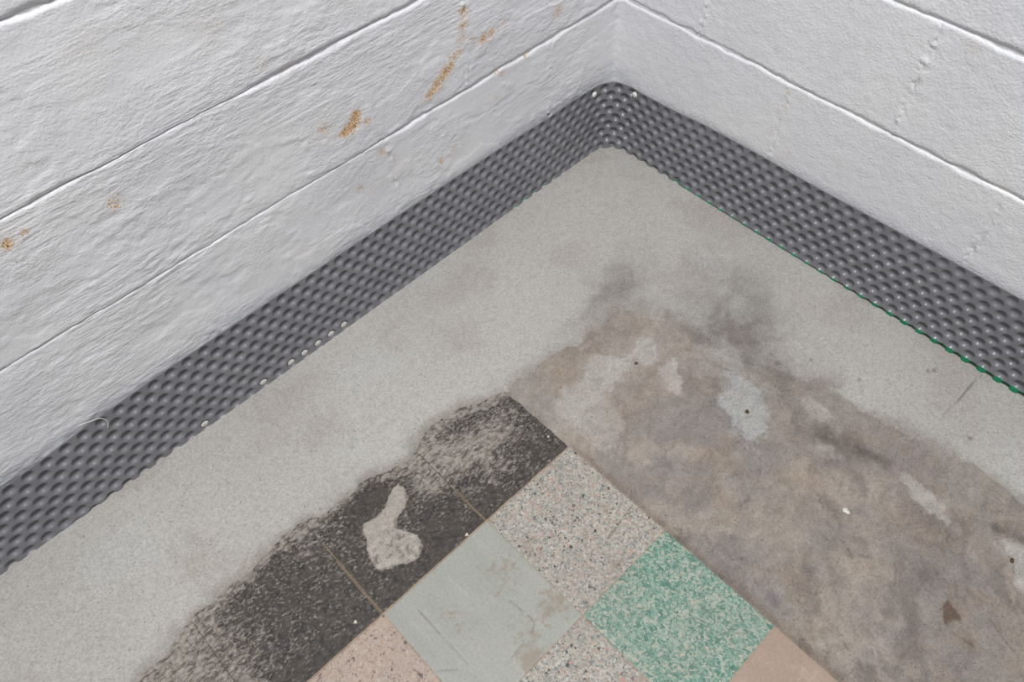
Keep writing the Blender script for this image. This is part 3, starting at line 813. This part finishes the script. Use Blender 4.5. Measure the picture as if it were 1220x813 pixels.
# pale repair filling the hole in the black tile
def patch():
    x = np.arange(0.92, 1.065, 0.0016); y = np.arange(0.352, 0.50, 0.0016)
    X, Y = np.meshgrid(x, y, indexing='ij')
    e = sdf(X + fbm(X, Y, 0.02, 4, 403) * 0.005, Y + fbm(X, Y, 0.02, 4, 404) * 0.005, HOLE) + fbm(X, Y, 0.008, 3, 401) * 0.0022
    rough = sstep(0.40, 0.44, Y - 0.2 * (X - 1.0))
    z = -0.004 + 0.0052 * sstep(-0.0015, 0.0035, e) + rough * fbm(X, Y, 0.007, 3, 405) * 0.0016 + fbm(X, Y, 0.03, 3, 407) * 0.0004
    c = np.ones(X.shape + (3,)) * lin((188, 180, 170))
    c = mixc(c, lin((206, 200, 188)), sstep(0.0, 0.5, fbm(X, Y, 0.012, 4, 409)) * (0.3 + 0.6 * rough))
    c = mixc(c, lin((138, 128, 116)), 0.85 * (0.25 + 0.75 * rough) * sstep(0.0, 0.4, fbm(X, Y, 0.007, 4, 413, 0.65)))
    kv = e > -0.0025
    keep = kv[:-1, :-1] & kv[1:, 1:]
    me = mesh_from_grid('concrete_patch', np.stack([X, Y, z], -1), keep, attrs={'tone': c, 'grit': 0.2 + 0.5 * rough})
    o = obj('concrete_patch', me, MAT_STRIP, floor, (0.99, 0.42, -0.004))
    o['label'] = 'pale concrete repair filling the hole in a black tile'
patch()

# ------------------------------------------------------------------ dimpled drainage membrane along the foot of both walls
MEM = bpy.data.objects.new('dimpled_membrane', None)
COL.objects.link(MEM)
MEM.location = (0.034, 0.034, 0.0)
tag(MEM, 'grey dimpled plastic drainage sheet bent round the corner at the foot of the walls', 'membrane')

RAD = 0.062
PIT, ROW = 0.03125, 0.0193
OL = 0.017; OR = 0.011                                  # mid offset from the left and right walls
CX, CY = OR + RAD, OL + RAD                             # centre of the bend
ARC = RAD * math.pi / 2
LEFT_END, RIGHT_END = 2.05, 1.6
T0, T1 = -(LEFT_END - CX), ARC + (RIGHT_END - CY)
def path(t, off):
    """point and room-side normal at arc length t, pushed off into the room"""
    t = np.asarray(t, float)
    a = np.clip(t / RAD, 0, math.pi / 2)
    nx = np.sin(a); ny = np.cos(a)                      # left: normal +y, right: normal +x
    px = np.where(t < 0, CX - t, np.where(t > ARC, OR, CX - RAD * np.sin(a)))
    py = np.where(t < 0, OL, np.where(t > ARC, CY + t - ARC, CY - RAD * np.cos(a)))
    tilt = np.where(t < 0, YAW, YAW * (1 - a / (math.pi / 2)))
    py = py + np.where(t < 0, (CX - t) * math.tan(YAW), 0.0011 * (1 - a / (math.pi / 2)))
    return px + nx * off, py + ny * off, nx, ny
TL = lambda s: -(s - CX)
TR = lambda y: ARC + (y - CY)
ZT = sorted([(TL(s), z) for s, z in ((0.1453, 0.1800), (0.2125, 0.1785), (0.3524, 0.1823), (0.467, 0.1827), (0.575, 0.183), (0.7601, 0.1831),
             (0.9511, 0.1826), (1.1117, 0.1815), (1.2597, 0.1758), (1.3169, 0.1704), (1.3986, 0.1643), (1.55, 0.152), (2.1, 0.13))] +
            [(0.2 * ARC, 0.1765), (0.5 * ARC, 0.1765), (0.8 * ARC, 0.171)] +
            [(TR(y), z) for y, z in ((0.0926, 0.1685), (0.125, 0.1695), (0.1641, 0.1705), (0.202, 0.1725), (0.2577, 0.1780), (0.3863, 0.1811), (0.5327, 0.1814),
             (0.6681, 0.1843), (0.8088, 0.1865), (0.9276, 0.1885), (1.6, 0.192))])
def ztop(t): return np.interp(t, [q[0] for q in ZT], [q[1] for q in ZT]) - 0.0048 * sstep(0.0, -0.25, t)
def zbot(t):
    return 0.0005 + np.interp(t, [TL(1.2), TL(0.45), TL(0.30), ARC, TR(0.25), TR(0.6), TR(0.75), TR(0.95), TR(1.6)],
                              [0.0, 0.0005, 0.0025, 0.0015, 0.0035, 0.0060, 0.0085, 0.0120, 0.014])
_tr1 = TR(0.9133)                                       # a dimple centre of the first row on the right
def lattice(t, zr):
    """nearest dimple centre of the staggered lattice; zr = depth below the top edge"""
    best = np.full(np.shape(t), 9.0)
    r0 = np.round((zr - 0.0125) / ROW)
    for dr in (-1, 0, 1):
        r = np.maximum(r0 + dr, 0)                      # the first row sits a little below the edge
        ph = np.where(np.mod(r, 2) == 0, 0.0, 0.5)
        i = np.round((t - _tr1) / PIT - ph)
        ct = _tr1 + (i + ph) * PIT
        best = np.minimum(best, np.hypot(t - ct, (zr - 0.0125 - r * ROW) * 1.0))
    return best
DEEP = 0.0080
def profile(t, z):
    """how far the flat of the sheet leans off its path"""
    u = z / 0.18
    lean = np.interp(u, [0, 0.12, 0.30, 0.45, 0.7, 1.0], [0.0055, 0.0030, 0.0002, 0.0008, -0.0010, -0.0025])
    left = sstep(0.0, -0.25, t)                          # on the left the top leans back against the wall
    lean = lean - left * np.interp(u, [0, 0.35, 1.0], [0.0, 0.0, 0.0048])
    return lean + fbm(t, z * 0, 0.30, 2, 501) * 0.0012
def sheet(t, z, shift=0.0):
    zr = ztop(t) - z
    q = lattice(t, zr)
    dim = np.clip(1 - (q / 0.0103) ** 2.3, 0, 1)
    flat = profile(t, z)
    wall_gap = np.where(t < ARC / 2, OL, OR) + flat
    deep = np.minimum(DEEP, np.where((t > 0) & (t < ARC), DEEP, wall_gap - 0.0026))
    off = flat - deep * dim + shift
    x, y, nx, ny = path(t, off)
    return np.stack([x, y, z], -1), nx, ny

def build_sheet(name, mat, parent, zlo, zhi, shift, tstep, nz, ta, tb, label=None):
    t = np.arange(ta, tb, tstep)
    v = np.linspace(0, 1, nz)
    T, Vv = np.meshgrid(t, v, indexing='ij')
    Z = zlo(T) + (zhi(T) - zlo(T)) * Vv
    P, nx, ny = sheet(T, Z, shift)
    # thickness shown as a turned back rim on all four edges
    Pp = np.pad(P, [(2, 2), (2, 2), (0, 0)], mode='edge')
    nxp = np.pad(nx, 2, mode='edge'); nyp = np.pad(ny, 2, mode='edge')
    m = np.ones(Pp.shape[:2], bool); m[1:-1, 1:-1] = False
    Pp[m, 0] -= 0.0011 * nxp[m]; Pp[m, 1] -= 0.0011 * nyp[m]
    me = mesh_from_grid(name, Pp, rim_mask(Pp))
    o = obj(name, me, mat, parent, tuple(parent.location))
    if label: o['label'] = label
    return o
build_sheet('plastic_sheet', MAT_MEM, MEM, zbot, ztop, 0.0, 0.0016, 124, T0, T1)
build_sheet('green_lining', MAT_LINING, MEM, lambda t: -0.004 + 0 * t, lambda t: zbot(t) + 0.004, -0.0010, 0.0020, 10, TL(0.55), T1,
            'green plastic lining showing under the cut edge')

# round fixing heads near the top of the bend
def disc(name, t, z, r, mat, lift, label, tall=1.0):
    V, F = [], []
    rings = [(0.0, 0.0016), (0.6, 0.0014), (0.92, 0.0008), (1.0, -0.0006), (0.9, -0.0030)]
    off0 = float(profile(np.array([t]), np.array([z]))[0]) + lift
    for rr, h in rings:
        for k in range(16):
            a = k * math.pi / 8
            x, y, _, _ = path(t + r * rr * math.cos(a), off0 + h)
            V.append((float(x), float(y), z + r * rr * tall * math.sin(a)))
    for j in range(len(rings) - 1):
        for k in range(16):
            F.append((j * 16 + k, j * 16 + (k + 1) % 16, (j + 1) * 16 + (k + 1) % 16, (j + 1) * 16 + k))
    me = mesh_raw(name, V, [f[::-1] for f in F], True)
    x, y, _, _ = path(t, off0)
    o = obj(name, me, mat, MEM, (float(x), float(y), z))
    if label: o['label'] = label
    return o
disc('nail_head', TL(0.0735), 0.1585, 0.0064, MAT_WHITE, 0.0004, 'round white nail head')
disc('nail_head', TR(0.0760), 0.1560, 0.0064, MAT_WHITE, 0.0004, 'round white nail head')

# dimples on the left whose mouths are filled with pale mortar
def centres_near(s, zmin, zmax):
    out = []
    t = TL(s)
    for r in range(6, 12):
        ph = 0.0 if r % 2 == 0 else 0.5
        i = round((t - _tr1) / PIT - ph)
        ct = _tr1 + (i + ph) * PIT
        z = float(ztop(ct)) - 0.0125 - r * ROW
        if zmin <= z <= zmax: out.append((abs(ct - t), ct, z))
    return sorted(out)[:1]
seen = set()
for s in (0.790, 0.822, 0.853, 0.885, 0.916, 0.973, 1.0, 1.11):
    for _, ct, z in centres_near(s, 0.0, 0.0195):
        if round(ct, 3) in seen: continue
        seen.add(round(ct, 3))
        disc('mortar_plug', ct, max(z, 0.007), 0.0078, MAT_PLUG, -0.0022, 'pale mortar filling a dimple', 0.82)

# ------------------------------------------------------------------ small things lying about
def crumb(name, loc, r, mat, label, cat, flat=0.6, seed=0, group=None, stretch=1.0, ang=0.0):
    import bmesh
    bm = bmesh.new()
    bmesh.ops.create_icosphere(bm, subdivisions=2, radius=1.0)
    R = random.Random(seed)
    ph = [R.uniform(0, 6) for _ in range(6)]
    ca, sa = math.cos(ang), math.sin(ang)
    for v in bm.verts:
        k = 1 + 0.22 * math.sin(3 * v.co.x + ph[0]) + 0.2 * math.sin(4 * v.co.y + ph[1]) + 0.15 * math.sin(5 * v.co.z + ph[2])
        x, y, z = v.co.x * k * r * stretch, v.co.y * k * r, v.co.z * k * r * flat
        v.co = (x * ca - y * sa, x * sa + y * ca, z)
    zmin = min(v.co.z for v in bm.verts)
    for v in bm.verts: v.co.z -= zmin
    me = bpy.data.meshes.new(name); bm.to_mesh(me); bm.free()
    o = obj(name, me, mat)
    o.location = loc
    return tag(o, label, cat, group)

crumb('paint_chip', (0.4329, 0.9231, -0.0012), 0.0050, MAT_FLECK, 'small white chip of paint lying on the brown concrete right of the green tile', 'paint chip', 0.25, 3)
crumb('dirt_crumb', (0.3931, 0.6952, -0.0012), 0.0033, MAT_CRUMB, 'dark brown crumb lying on the pale grey patch of concrete', 'crumb', 0.7, 4, None, 1.3, 1.0)
crumb('dirt_crumb', (0.3185, 1.1524, -0.0012), 0.0029, MAT_CRUMB, 'dark brown crumb at the right edge near the new concrete', 'crumb', 0.6, 6, None, 1.4, 0.3)
crumb('dirt_crumb', (0.4543, 0.4856, -0.0012), 0.0022, MAT_CRUMB, 'tiny dark crumb on the pale concrete near the inner corner', 'crumb', 0.6, 8, None, 1.8, -0.7)
crumb('pale_crumb', (1.1282, 0.4992, -0.0006), 0.0028, MAT_PEB, 'small pale crumb on the black tile above the pink tile', 'crumb', 0.7, 9)
crumb('pale_crumb', (0.9119, 0.5144, -0.0006), 0.0030, MAT_PEB, 'small pale crumb on the edge between black and grey green tiles', 'crumb', 0.7, 10)
crumb('pale_crumb', (0.6863, 0.4799, -0.0006), 0.0018, MAT_PEB, 'tiny white crumb on the black tile nearest the corner', 'crumb', 0.8, 12)

def thread():
    pts = [(1.262, 0.186, 0.004), (1.246, 0.1785, 0.003), (1.2340, 0.172, 0.0020), (1.2285, 0.162, 0.0016), (1.2285, 0.152, 0.0016), (1.2335, 0.144, 0.0012)]
    Q = []
    for k in range(41):
        u = k / 40 * (len(pts) - 1)
        a = min(int(u), len(pts) - 2); f = u - a
        p0, p1, p2, p3 = (np.array(pts[min(max(a + q, 0), len(pts) - 1)]) for q in (-1, 0, 1, 2))
        s, z, lift = 0.5 * (2 * p1 + (p2 - p0) * f + (2 * p0 - 5 * p1 + 4 * p2 - p3) * f * f + (3 * p1 - p0 - 3 * p2 + p3) * f ** 3)
        x, y, _, _ = path(TL(s), float(profile(np.array([TL(s)]), np.array([z]))[0]) + lift)
        Q.append(Vector((float(x), float(y), float(z))))
    V, F = [], []
    for k, q in enumerate(Q):
        d = (Q[min(k + 1, 40)] - Q[max(k - 1, 0)]).normalized()
        n1 = d.cross(Vector((0.1, 1, 0.2))).normalized(); n2 = d.cross(n1)
        for h in range(6):
            V.append(q - Q[0] + 0.00055 * (math.cos(h * math.pi / 3) * n1 + math.sin(h * math.pi / 3) * n2))
    for k in range(40):
        for h in range(6):
            F.append((k * 6 + h, k * 6 + (h + 1) % 6, (k + 1) * 6 + (h + 1) % 6, (k + 1) * 6 + h))
    o = obj('plastic_thread', mesh_raw('plastic_thread', V, F, True), MAT_WHITE)
    o.location = Q[0]
    tag(o, 'short curled white thread caught on the top edge of the dimpled sheet', 'thread')
thread()
